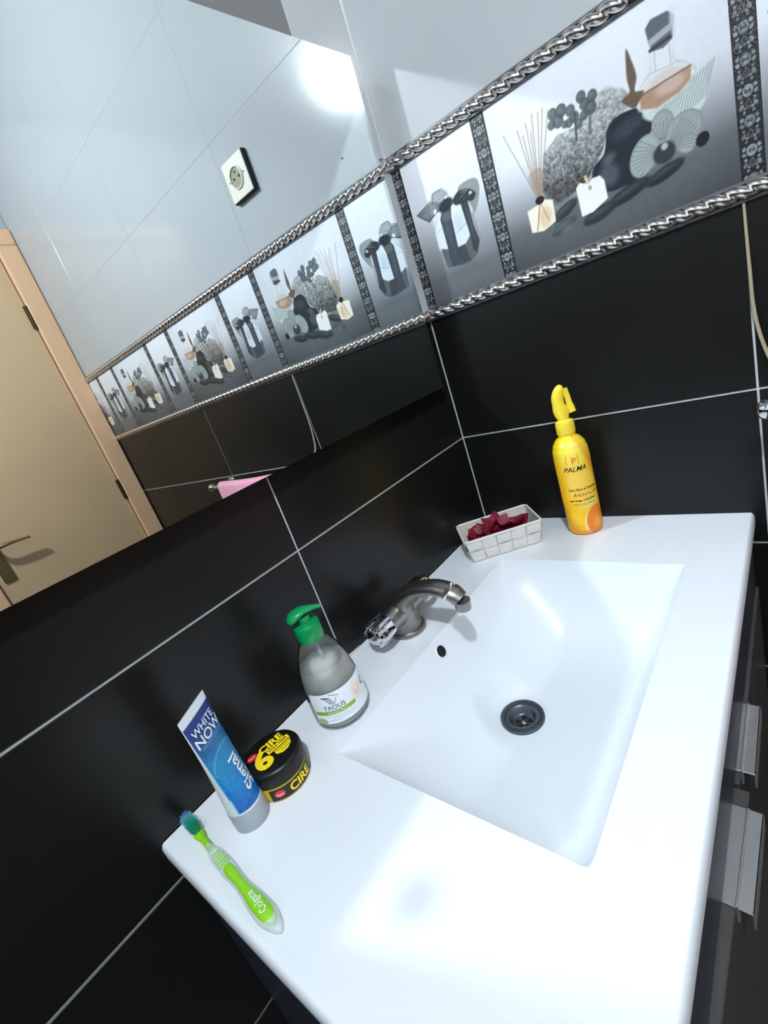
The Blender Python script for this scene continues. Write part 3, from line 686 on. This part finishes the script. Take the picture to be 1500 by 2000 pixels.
def wrap(X, Y):
    R = np.interp(Y/1000, [p[1] for p in prof[1:-1]], [p[0] for p in prof[1:-1]]); a = FA+(X-U0)/30.
    return R*np.cos(a), R*np.sin(a), Y/1000
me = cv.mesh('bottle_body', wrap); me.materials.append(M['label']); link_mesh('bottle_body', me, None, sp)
cl = obj('collar', LT([(0, .186), (.0145, .186), (.0155, .188), (.0155, .205), (.0145, .209), (.0085, .2115), (0, .212)], 40), M['yellow'], sp, True, 40)
rb = bmesh.new()
for z in (.190, .194, .198, .202): lathe(rb, [(.0150, z-.0012), (.0160, z), (.0150, z+.0012)], 40)
obj('thread_ring', rb, M['yellow'], cl, True)
# trigger head: hooked shape in the plane facing the camera's left
hd = bmesh.new()
HX = FA-PI/2     # local right-left axis as seen
ax = Vector((math.cos(FA+PI/2), math.sin(FA+PI/2), 0)); dp = Vector((math.cos(FA), math.sin(FA), 0))
def P3(u, z, d=0): return ax*u+dp*d+Vector((0, 0, z))
hp_ = bez([P3(0, .209), P3(-.001, .222), P3(-.003, .236), P3(-.003, .250), P3(.002, .262), P3(.009, .266)], 18)
tube(hd, hp_, [(.0085, .0075), (.0095, .0085), (.0108, .009), (.0115, .0095), (.0120, .0095), (.012, .0095), (.0118, .0095), (.010, .0095), (.0100, .0095), (.0100, .009), (.010, .009), (.0098, .0088), (.0095, .0085), (.009, .0082), (.0085, .0078), (.008, .0072), (.007, .006), (.004, .0035)], 20, up=dp)
obj('spray_head', hd, M['yellow'], sp, True, 70)
tg = bmesh.new(); tube(tg, bez([P3(.011, .263), P3(.0125, .250), P3(.014, .236), P3(.0165, .221)], 10), [(.0045, .003)]*3+[(.005, .003)]*4+[(.006, .0035)]*3, 12, up=dp, sq=.7)
obj('trigger', tg, M['yellow'], sp, True, 60)
nz = bmesh.new(); tube(nz, bez([P3(-.009, .240), P3(-.0105, .228), P3(-.0095, .216)], 6), [(.004, .003), (.004, .003), (.004, .003), (.0035, .003), (.003, .0025), (.002, .002)], 12, up=dp)
obj('side_fin', nz, M['yellow'], sp, True, 60)
text('brand_lettering', 'PALMA', .0125, cyl_fn(sp_r, FA+.03, .128), M['ink'], sp, shear=.35, bold=.008)
text('logo', 'P', .017, cyl_fn(sp_r, FA+.05, .143), M['orange'], sp, bold=.01); strokes('logo_stroke', [[(-.010, -.006), (-.012, .002), (-.009, .010)], [(.008, -.006), (.009, .003), (.007, .010)]], .0011, cyl_fn(sp_r, FA+.02, .143), M['orange'], sp)
text('small_lettering', 'Soins Gloss et Demelant', .0068, cyl_fn(sp_r, FA+.30, .090), M['ink'], sp, sx=.75, bold=.01)
def squig(n_, w, h, seed):
    r = random.Random(seed); L = []; x = -w/2
    while x < w/2:
        l_ = r.uniform(.004, .008); L.append([(x+l_*t, h*(math.sin(t*6+l_*900)*.38-.2)) for t in np.linspace(0, 1, 12)])
        if r.random() < .7: L.append([(x+l_*.4, h*.8), (x+l_*.4+.0007, h*.82)])
        if r.random() < .4: L.append([(x+l_*.9, -h*.3), (x+l_*.9, h*.9)])
        x += l_+.0012
    return L
strokes('script_lettering', squig(6, .040, .0042, 3), .0008, cyl_fn(sp_r, FA+.32, .080), M['ink'], sp)
text('small_lettering', 'sans rincage - toutes fibres', .0046, cyl_fn(sp_r, FA+.16, .0695), M['ink'], sp, sx=.9, bold=.03)
strokes('script_lettering', squig(6, .036, .0028, 9), .0006, cyl_fn(sp_r, FA+.16, .062), M['ink'], sp)

# ------------------------------------------------------------ soap dispenser
BX, BY = -.573, -.0745
FS = face_ang(BX, BY)
soap = tag(empty('soap_dispenser', (BX, BY, CZ)), 'clear soap dispenser with green pump and half its liquid gone', 'bottle')
sprof = [(0, .002), (.030, .0), (.0355, .002), (.0375, .007), (.0380, .014), (.0375, .045), (.036, .062), (.0325, .082), (.0265, .100), (.0195, .113), (.0150, .120), (.0140, .126), (0, .126)]
def so_r(z): return float(np.interp(z, [p[1] for p in sprof[1:-1]], [p[0] for p in sprof[1:-1]]))
obj('bottle_body', LT(sprof[:-1], 64), M['shell'], soap, True)
lq = [(0, .004)]+[(r-.0016, max(z, .004)) for r, z in sprof[1:8] if z < .080]+[(so_r(.080)-.0016, .080), (so_r(.0835)-.002, .0835), (0, .0838)]
obj('soap_liquid', LT(lq, 56), M['liquid'], soap, True, 50)
tb = bmesh.new(); tube(tb, [(0, 0, .122), (.002, -.002, .09), (.006, -.004, .03)], .0026, 10); obj('dip_tube', tb, M['greyplastic'], soap, True)
obj('pump_collar', LT([(0, .118), (.0165, .118), (.0172, .120), (.0168, .139), (.0155, .141), (.009, .1415), (0, .1415)], 40), M['green'], soap, True, 40)
obj('pump_stem', LT([(.0085, .141), (.0075, .146), (.0085, .151), (0, .151)], 24), M['green'], soap, True, 60)
# pump head : leaf shaped lever, spout end to the right in the picture
ax = Vector((math.cos(FS+PI/2), math.sin(FS+PI/2), 0)); dp = Vector((math.cos(FS), math.sin(FS), 0))
dv = (ax*.93+dp*.05).normalized()
hp_ = bez([dv*-.020+Vector((0, 0, .1490)), dv*-.013+Vector((0, 0, .1535)), dv*.0+Vector((0, 0, .1575)), dv*.013+Vector((0, 0, .1565)), dv*.026+Vector((0, 0, .1535))], 16)
w_ = [.004, .0085, .0108, .0120, .0125, .0125, .0120, .0112, .0100, .0085, .0070, .0058, .0048, .0040, .0034, .0026]
t_ = [.002, .0035, .0045, .0055, .006, .0062, .006, .0056, .005, .0045, .0040, .0036, .0032, .0028, .0026, .002]
hb = bmesh.new(); tube(hb, hp_, list(zip(w_, t_)), 20); obj('pump_head', hb, M['green'], soap, True, 70)
# wrapped label
lb = Canvas(96, 44, .55, (.95, .965, .985))
lb.poly([(2, 13.5), (58, 13.5), (58, 19), (2, 19)], (.55, .70, .22)); lb.ell(8, 3.5, 7, 5, (.60, .70, .48), .9)
lb.ell(66, 26, 9, 12, (.97, .88, .86), .9, 0, 5); lb.ell(66, 26, 5, 6, (.93, .80, .76), .8, 0, 3); lb.ell(65, 30, 2.5, 3, (.99, .95, .88), .9, 0, 2)
for y_, x0_, x1_ in ((10.5, 14, 44), (8, 24, 56), (5, 20, 50), (3.6, 14, 34)): lb.line((x0_, y_), (x1_, y_), .7, (.60, .64, .72), .7)
LZ = .014
def lab(X, Y):
    z = LZ+Y/1000; R = np.interp(z, [p[1] for p in sprof[1:-1]], [p[0] for p in sprof[1:-1]])+.0005; a = FS-.10+(X-36)/1000/.0375
    return R*np.cos(a), R*np.sin(a), z
me = lb.mesh('label', lab); me.materials.append(M['label']); lo = link_mesh('label', me, None, soap)
def on_lab(u0, v0):
    def f(u, v):
        z = LZ+v0+v; r = so_r(z)+.0009; a = FS-.10+(u0-.036+u)/.0375
        return (r*math.cos(a), r*math.sin(a), z)
    return f
text('brand_lettering', 'TAOUS', .0088, on_lab(.031, .0235), M['navy'], lo)
text('band_lettering', 'Extrait Floral', .0042, on_lab(.034, .0163), M['white'], lo, sx=1.2)
text('side_lettering', 'C', .014, on_lab(.081, .027), M['navy'], lo)
wing = [[(-.012+.0022*i, .006-.0002*i), (-.008+.0022*i, .004), (-.004+.0019*i, -.002), (-.0015+.0014*i, -.005)] for i in range(4)]
strokes('peacock_emblem', wing+[[(-.001, .0085), (.005, .0065), (.011, .0045), (.009, .002)], [(.0065, .003), (.0055, -.001), (.0035, -.0035)], [(-.0125, .0062), (-.006, .0055), (-.001, .004)]], .0006, on_lab(.030, .0335), M['navy'], lo)

# ------------------------------------------------------------ wax jar
JX, JY = -.683, -.0765
FJ = face_ang(JX, JY)
jar = tag(empty('wax_jar', (JX, JY, CZ)), 'round yellow wax jar with black lid between toothpaste and soap dispenser', 'jar')
JR = .0335
obj('jar_body', LT([(0, 0), (JR-.004, 0), (JR-.001, .002), (JR, .005), (JR, .020), (0, .020)], 64), M['jar'], jar, True, 40)
obj('lid', LT([(0, .0405), (JR-.003, .0405), (JR-.0005, .0395), (JR+.001, .037), (JR+.001, .0215), (JR-.001, .0205), (0, .0205)], 64), M['jarlid'], jar, True, 40)
sb = Canvas(86, 15, .6, (.07, .075, .07)); sb.ell(11, 7.5, 6.2, 4.6, (.85, .16, .22))
def sideJ(X, Y): a = FJ-.34+(X-11)/1000/JR; R = JR+.0005; return R*np.cos(a), R*np.sin(a), .0035+Y/1000
me = sb.mesh('side_label', sideJ); me.materials.append(M['label']); sl = link_mesh('side_label', me, None, jar)
jf = lambda u, v: ((JR+.0009)*math.cos(FJ-.34+(u+.027)/JR), (JR+.0009)*math.sin(FJ-.34+(u+.027)/JR), .0105+v)
text('side_lettering', 'CIRE', .0145, jf, M['yink'], sl, bold=.03)
text('side_lettering', 'Style', .0045, lambda u, v: jf(u-.027, v), M['white'], sl)
# lid print: reading direction chosen from the picture
thj = math.radians(-7)
eR = Vector((math.cos(thj), math.sin(thj), 0)); eU = Vector((-math.sin(thj), math.cos(thj), 0))
def lidf(u0, v0, dz=.0411):
    return lambda u, v: tuple(eR*(u0+u)+eU*(v0+v)+Vector((0, 0, dz)))
def flat_poly(name, P, fn, m_, parent):
    bm = bmesh.new(); bm.faces.new([bm.verts.new(fn(*p)) for p in P]); 
    me = bpy.data.meshes.new(name); bm.to_mesh(me); bm.free(); return link_mesh(name, me, m_, parent)
lidm = [o for o in jar.children if o.name.startswith('lid')][0]
text('lid_number', '6', .040, lidf(-.0130, -.0055), M['yink'], lidm, bold=.045)
arc = [(.001, -.004)]+[(.0035+.0215*math.cos(a), -.004+.0185*math.sin(a)) for a in np.linspace(0, -2.2, 14)]
flat_poly('lid_patch', [(-.004, .0045), (.0255, .0045), (.0255, -.0035), (-.004, -.0035)], lidf(0, 0, .0412), M['yink'], lidm)
flat_poly('lid_patch', [(.002, -.005), (.0245, -.005), (.0215, -.012), (.015, -.0165), (.008, -.0165), (.002, -.012)], lidf(0, 0, .0412), M['yink'], lidm)
text('lid_lettering', 'CIRE', .0150, lidf(.006, .0105, .0413), M['yink'], lidm, bold=.04)
text('lid_lettering', 'WAX HAIR', .0052, lidf(.0105, .0005, .0415), M['ink'], lidm, bold=.02)
strokes('lid_line', [[(.004, -.008), (.023, -.008)], [(.008, -.012), (.020, -.012)]], .0008, lidf(0, 0, .0414), M['ink'], lidm)
flat_poly('lid_badge', [(.0068*math.cos(a), .0052*math.sin(a)) for a in np.linspace(0, 2*PI, 25)[:-1]], lidf(-.0185, .0125, .0412), M['red'], lidm)
text('badge_lettering', 'Style', .0045, lidf(-.0185, .0125, .0414), M['white'], lidm)

# ------------------------------------------------------------ toothpaste tube
PX, PY = -.7335, -.0820
crimp_ang = math.atan2(.0235, .040)
tp = tag(empty('toothpaste_tube', (PX, PY, CZ), crimp_ang), 'blue and white toothpaste tube standing upright on its cap', 'toothpaste')
# local x = along the crimp, local -y faces the camera
def tube_shape(z):
    t = (z-.026)/(.156-.026); t = min(max(t, 0), 1)
    a = .0195+(.0240-.0195)*t; b = .0190*(1-t)**1.1+.0006
    return a, b
cp = obj('cap', LT([(0, .0), (.0185, 0), (.0195, .0015), (.0200, .024), (.0190, .026), (0, .026)], 48), M['greyplastic'], tp, True, 40)
tvc = Canvas(100, 130, .8, (.93, .95, .97))   # X: 0..100 is angle 0..2pi starting at +x going by -y (front at 25)
f = (tvc.X > 1.5) & (tvc.X < 48.5); v = tvc.Y/130
bl = np.stack([np.interp(v, [0, .25, .5, .75, 1], [.08, .04, .10, .09, .06]), np.interp(v, [0, .25, .5, .75, 1], [.36, .48, .52, .27, .16]), np.interp(v, [0, .25, .5, .75, 1], [.70, .80, .72, .52, .50])], -1)
sp_n = tvc.noise(2.5, 8, 2); bl = bl+(sp_n-.5)[..., None]*np.array((.10, .16, .14))*np.clip(1.2-v, 0, 1)[..., None]
mk = np.clip((tvc.X-3.0)/1.5, 0, 1)*np.clip((48.5-tvc.X)/1.5, 0, 1)*np.clip((121-tvc.Y)/1.2, 0, 1)*np.clip((tvc.Y-1.5)/1.5, 0, 1)
tvc.C = tvc.C*(1-mk[..., None])+bl*mk[..., None]
tvc.ell(27, 50, 22, 40, (.15, .58, .78), .30, 0, 12)
for a_ in np.linspace(.3, 2.9, 40):
    tvc.ell(27+21*math.cos(a_), 50+26*math.sin(a_), .9, 1.1, (.32, .68, .82), .8)
tvc.poly([(12, 87), (40, 87), (40, 92), (12, 92)], (.30, .48, .70), .8)
tvc.poly([(0, 0), (4, 0), (5, 22), (0, 26)], (.86, .94, .93), .9, 2)
def tubef(X, Y):
    a = -np.asarray(X)/100*2*PI; z = .026+np.asarray(Y)/1000
    t = np.clip((z-.026)/.130, 0, 1); A_ = .0195+(.0240-.0195)*t; B_ = .0190*(1-t)**1.1+.0006
    return A_*np.cos(a), B_*np.sin(a), z
def tubef_flip(X, Y):   # front centre faces -y, left of picture = -x
    x_, y_, z_ = tubef(X, Y); return -x_, y_, z_
me = tvc.mesh('tube_body', tubef_flip); me.materials.append(M['label']); link_mesh('tube_body', me, None, tp)
def tpf(u0, v0, rot=0):
    c_, s_ = math.cos(rot), math.sin(rot)
    def f_(u, v):
        uu, vv = u0+c_*u-s_*v, v0+s_*u+c_*v
        z = vv; a_, b_ = tube_shape(z); x = max(-a_*.995, min(a_*.995, uu)); y = -b_*math.sqrt(max(0, 1-(x/a_)**2))-.0005
        return (x, y, z)
    return f_
text('lettering', 'WHITE', .0118, tpf(.0, .1335), M['white'], tp, bold=.008)
text('lettering', 'NOW', .0150, tpf(.0, .1225), M['white'], tp, bold=.012, sx=1.05)
text('brand_lettering', 'Signal', .0195, tpf(.0035, .064, PI/2), M['white'], tp, bold=.018, sx=1.0)

# ------------------------------------------------------------ toothbrush
tbx = Vector((-.7895, -.2070, CZ)); hdv = Vector((-.7755, -.0075, CZ))
Lb = (hdv-tbx).length; dirv = (hdv-tbx).normalized()
br = empty('toothbrush', tuple(hdv), math.atan2(dirv.y, dirv.x)-PI/2)
tag(br, 'lime green toothbrush with clear edges and blue-green bristles lying flat', 'toothbrush')
# local +y toward head tip (0), handle end at -Lb
def outline_tube(nm, pts, m_, par, n_=20):
    bm = bmesh.new(); P = bez([p[0] for p in pts], 30); R_ = bez([(p[1][0], p[1][1], 0) for p in pts], 30)
    tube(bm, P, [(max(.0004, float(r[0])), max(.0004, float(r[1]))) for r in R_], n_); return obj(nm, bm, m_, par, True, 70)
L_ = Lb
outline_tube('handle', [((0, -L_, .004), (.001, .001)), ((0, -L_+.006, .005), (.0055, .0035)), ((0, -L_+.022, .0055), (.0092, .0045)), ((0, -L_+.045, .0055), (.0086, .0045)), ((0, -L_+.070, .0055), (.0064, .0045)), ((0, -L_+.095, .0058), (.0076, .0050)), ((0, -L_+.122, .0058), (.0070, .0048)), ((0, -L_+.138, .0055), (.0036, .0034)), ((0, -.042, .005), (.0026, .0026))], M['clear'], br)
gc = outline_tube('grip', [((0, -L_+.010, .0062), (.0015, .001)), ((0, -L_+.018, .0072), (.0064, .0036)), ((0, -L_+.036, .0074), (.0072, .0038)), ((0, -L_+.052, .0072), (.0058, .0040)), ((0, -L_+.072, .0070), (.0048, .0042)), ((0, -L_+.090, .0075), (.0056, .0044)), ((0, -L_+.100, .0070), (.0035, .003))], M['lime'], br)
for k in range(5):
    y_ = -L_+.100+k*.0048; w2 = .0056-.0004*k
    bm = bmesh.new(); tube(bm, bez([(-w2, y_+.0015, .0085), (0, y_-.001, .0108), (w2, y_+.0015, .0085)], 8), (.0011), 8); obj('grip_rib', bm, M['lime'], br, True)
outline_tube('neck', [((0, -L_+.136, .005), (.0040, .0036)), ((0, -.052, .0055), (.0036, .0032)), ((0, -.044, .0055), (.0040, .0030)), ((0, -.037, .0055), (.0056, .003)), ((0, -.032, .0055), (.0058, .0022))], M['lime'], br)
outline_tube('brush_head', [((0, -.033, .005), (.003, .002)), ((0, -.027, .005), (.0060, .0024)), ((0, -.012, .005), (.0062, .0024)), ((0, -.003, .005), (.0048, .0022)), ((0, 0, .005), (.001, .001))], M['clear'], br)
bm = bmesh.new(); r_ = random.Random(5)
for i in range(620):
    y_ = -.002-.034*r_.random(); hw = .0044*math.sqrt(max(0, 1-((y_+.019)/.0178)**4)); x_ = r_.uniform(-hw, hw)
    lean = .0026*(x_/.005)+r_.gauss(0, .0009); ly = r_.gauss(0, .0012)
    if r_.random() < .05: lean *= 2.2
    w3 = .00028; p0 = Vector((x_, y_, .007)); p1 = Vector((x_+lean, y_+ly, .0165+r_.uniform(-.001, .001)-abs(lean)*.35))
    a_ = r_.random()*PI; s_ = Vector((math.cos(a_)*w3, math.sin(a_)*w3, 0)); s2 = Vector((-s_.y, s_.x, 0))
    q = [bm.verts.new(p0+s_), bm.verts.new(p0-s_*.5+s2*.8), bm.verts.new(p0-s_*.5-s2*.8)]; q2 = [bm.verts.new(p1+s_), bm.verts.new(p1-s_*.5+s2*.8), bm.verts.new(p1-s_*.5-s2*.8)]
    for k in range(3): bm.faces.new((q[k], q[(k+1) % 3], q2[(k+1) % 3], q2[k]))
    bm.faces.new(q2)
bo = obj('bristles', bm, M['bristle'], br); bo['kind'] = 'stuff'
def brf(u, v):
    y_ = -L_+.0345+u; return (-v, y_, .0126-v*v*30)
text('lettering', 'Colgate', .0092, brf, M['white'], br, sx=1.0, bold=.004)

# ------------------------------------------------------------ woven basket with petals
bd = Vector((.645, -.764, 0)).normalized(); bs = Vector((.764, .645, 0)).normalized()
bc = Vector((-.1465, -.1205, CZ))+bs*.0385
bang = math.atan2(bd.y, bd.x)
bk = tag(empty('woven_basket', tuple(bc), bang), 'small white woven basket of dried rose petals in the counter corner', 'basket')
LB, WB, LTp, WT, HB = .130, .070, .144, .092, .046
def bw(side, s, t, off=0.):
    """side 0 front(-y) 1 right(+x) 2 back 3 left; s 0..1 along, t 0..1 up"""
    l = (LB+(LTp-LB)*t)/2; w = (WB+(WT-WB)*t)/2; z = .001+HB*t
    if side == 0: return Vector((-l+2*l*s, -w-off, z))
    if side == 2: return Vector((l-2*l*s, w+off, z))
    if side == 1: return Vector((l+off, -w+2*w*s, z))
    return Vector((-l-off, w-2*w*s, z))
bm = bmesh.new()
for side in range(4):
    q = [bm.verts.new(bw(side, s, t)) for s, t in ((0, 0), (1, 0), (1, 1), (0, 1))]; bm.faces.new(q)
q = [bm.verts.new(p) for p in (bw(0, 0, 0), bw(0, 1, 0), bw(2, 0, 0), bw(2, 1, 0))]; bm.faces.new(q)
bmesh.ops.remove_doubles(bm, verts=bm.verts[:], dist=1e-5)
o = obj('liner', bm, M['wickerin'], bk)
md = o.modifiers.new('s', 'SOLIDIFY'); md.thickness = .0016; md.offset = 0
for side, ncol in ((0, 5), (1, 3), (2, 5), (3, 3)):
    for c_ in range(ncol):
        for r_i in range(2):
            up_ = (c_+r_i) % 2 == 0
            o1, o2 = (.0026, .0010) if up_ else (.0015, .0022)
            bm = bmesh.new(); gr = []
            for i in range(5):
                row = []
                for j in range(5):
                    s = (c_+.03+.94*i/4)/ncol; t = (r_i+.02+.96*j/4)/2
                    e = (math.sin(PI*i/4) if up_ else math.sin(PI*j/4))
                    row.append(bm.verts.new(bw(side, s, t, .0009+o1*e)))
                gr.append(row)
            for i in range(4):
                for j in range(4): bm.faces.new((gr[i][j], gr[i+1][j], gr[i+1][j+1], gr[i][j+1]))
            obj('woven_band', bm, M['wicker'], bk, True)
def rr(t, off, rad=.008, n_=6):
    l = (LB+(LTp-LB)*t)/2+off; w = (WB+(WT-WB)*t)/2+off; P = []
    for cx, cy, a0 in ((l-rad, w-rad, 0), (-l+rad, w-rad, PI/2), (-l+rad, -w+rad, PI), (l-rad, -w+rad, 1.5*PI)):
        for i in range(n_): a = a0+PI/2*i/(n_-1); P.append((cx+rad*math.cos(a), cy+rad*math.sin(a), .001+HB*t))
    return P+[P[0], P[1]]
bm = bmesh.new(); tube(bm, rr(1., .0008), (.0022, .0028), 8, caps=False); obj('rim', bm, M['wicker'], bk, True)
bm = bmesh.new(); tube(bm, rr(.02, .0008, .004), (.0015, .0012), 8, caps=False); obj('base_rim', bm, M['wickerin'], bk, True)
def petal(i):
    r = random.Random(40+i); bm = bmesh.new(); n_ = 7; gr = []
    W2, H2 = r.uniform(.016, .022), r.uniform(.017, .024); cu = r.uniform(.4, 1.1); ph = r.random()*6
    for a in range(n_):
        row = []
        for b in range(n_):
            u = a/(n_-1)*2-1; v = b/(n_-1); w = W2*(.35+.75*math.sin(PI*min(1, v*.62+.08)))
            x = u*w; y = v*H2*2-H2; z = .006*cu*(u*u)+.0035*math.sin(3*u+ph+2*v)+.003*math.sin(5*v+ph)+.005*v*v*cu
            row.append(bm.verts.new((x, y, z)))
        gr.append(row)
    for a in range(n_-1):
        for b in range(n_-1): bm.faces.new((gr[a][b], gr[a+1][b], gr[a+1][b+1], gr[a][b+1]))
    me = bpy.data.meshes.new('rose_petal'); bm.to_mesh(me); bm.free(); me.shade_smooth(); me.materials.append(M['petal']); return me
pms = [petal(i) for i in range(6)]
R3 = Matrix.Rotation(bang, 4, 'Z'); rp = random.Random(11)
k = 0
for layer, (z_, n_) in enumerate(((.015, 6), (.0245, 9), (.034, 11))):
    for i in range(n_):
        fx = (i+.5)/n_*2-1; lx = fx*(.036 if layer == 0 else .046)-.003; ly = rp.uniform(-.007, .011)
        o = bpy.data.objects.new('rose_petal', pms[(k*5+i) % 6]); COL.objects.link(o)
        hz = z_+(.005*math.cos(fx*1.4) if layer == 2 else 0)+(.004 if (layer == 2 and i in (5, 6)) else 0)
        o.location = bc+R3@Vector((lx, ly, hz)); o.rotation_euler = (rp.uniform(-.5, .5), rp.uniform(-.45, .45), rp.uniform(0, 6.28))
        tag(o, 'crumpled dark red dried rose petal in the white woven basket', 'petal', 'dried rose petals heaped in the basket'); k += 1

# ------------------------------------------------------------ wall socket (seen in the mirror)
so = tag(empty('wall_socket', (0, -.418, 1.718), -PI/2), 'cream square power socket on the right wall above the picture tiles', 'socket')
# local +x -> -y world, local -y faces the room
obj('back_box', B(-.0405, .0405, -.011, 0, -.0405, .0405, bev=.001), M['blackplastic'], so)
bm = bmesh.new(); box(bm, -.039, .039, -.0145, -.0112, -.039, .039, bev=.0012, seg=2); pl = obj('face_plate', bm, M['cream'], so)
obj('socket_ring', LT([(.0195, .0), (.0198, .0030), (.0212, .0032), (.0226, .0024), (.0230, 0)], 40, Matrix.Translation((0, -.0146, 0))@Matrix.Rotation(PI/2, 4, 'X')), M['cream'], so, True)
obj('socket_well', LT([(0, .0003), (.0196, .0003), (.0198, 0)], 40, Matrix.Translation((0, -.0146, 0))@Matrix.Rotation(PI/2, 4, 'X')), mat('socket_well', (.62, .60, .52), .5), so)
for x_, z_ in ((-.0095, 0), (.0095, 0), (0, .0115)):
    obj('contact_hole' if z_ == 0 else 'earth_pin', LT([(0, .0008), (.0026, .0007), (.0028, 0)], 12, Matrix.Translation((x_, -.0150, z_))@Matrix.Rotation(PI/2, 4, 'X')), M['hole'] if z_ == 0 else M['dkbrass'], so)
for x_ in (-.027, .027):
    obj('screw', LT([(0, .0006), (.0016, .0005), (.0018, 0)], 10, Matrix.Translation((x_, -.0146, 0))@Matrix.Rotation(PI/2, 4, 'X')), M['dkbrass'], so)



# ------------------------------------------------------------ towel rail, towel, cord
rail = tag(empty('towel_rail', (0, 0, 0)), 'chrome towel rail with round ends on the right wall', 'towel rail')
bm = bmesh.new(); tube(bm, [(-.062, -.512, 1.032), (-.062, -1.035, 1.032)], .007, 16); obj('bar', bm, M['bright_chrome'], rail, True, 50)
for y_ in (-.530, -1.000):
    bm = bmesh.new(); tube(bm, [(-.001, y_, 1.032), (-.006, y_, 1.032), (-.0065, y_, 1.032), (-.062, y_, 1.032)], [.019, .018, .008, .008], 20, up=Vector((0, 1, 0))); obj('bracket', bm, M['bright_chrome'], rail, True, 50)
for y_ in (-.508, -1.040):
    bm = bmesh.new(); bmesh.ops.create_uvsphere(bm, u_segments=20, v_segments=12, radius=.0135, matrix=Matrix.Translation((-.062, y_, 1.032))); obj('end_knob', bm, M['bright_chrome'], rail, True)
# towel: folded over the bar
bm = bmesh.new(); prof = []
for i in range(14): prof.append((-.062-.0145, .55+(1.032-.55)*i/13))
for i in range(1, 8): a = PI-PI*i/8; prof.append((-.062+.0145*math.cos(a), 1.032+.0145*math.sin(a)))
for i in range(14): prof.append((-.062+.0145, 1.032-(1.032-.60)*i/13))
ny_ = 40; rows = []
for j in range(ny_+1):
    y_ = -.640-.335*j/ny_; row = []
    for i, (x_, z_) in enumerate(prof):
        dn = max(0, (1.032-z_)); wv = .006*math.sin(y_*55+1)*min(1, dn*6)
        sag = -.004*math.sin(j/ny_*PI)
        row.append(bm.verts.new((x_+(wv if x_ < -.062 else -abs(wv)*.3), y_+.02*dn*math.sin(j/ny_*PI*2), z_+sag*(1 if dn < .01 else 0))))
    rows.append(row)
for a, b in zip(rows, rows[1:]):
    for i in range(len(prof)-1): bm.faces.new((a[i], a[i+1], b[i+1], b[i]))
tw = obj('towel', bm, M['pink'], None, True); md = tw.modifiers.new('s', 'SOLIDIFY'); md.thickness = .005; md.offset = 0
tag(tw, 'pink towel folded over the chrome rail, seen in the mirror', 'towel')
bm = bmesh.new(); tube(bm, bez([(-.0022, -.4965, 1.290), (-.0022, -.4968, 1.25), (-.0024, -.4975, 1.205), (-.0026, -.4985, 1.16), (-.0032, -.5035, 1.12), (-.006, -.514, 1.08), (-.03, -.530, 1.0425)], 40), [.0017+.0010*i/39 for i in range(40)], 10)
cd = obj('hanging_cord', bm, M['cord'], None, True); tag(cd, 'thin beige cord hanging from the lower rope trim down the black tiles', 'cord')
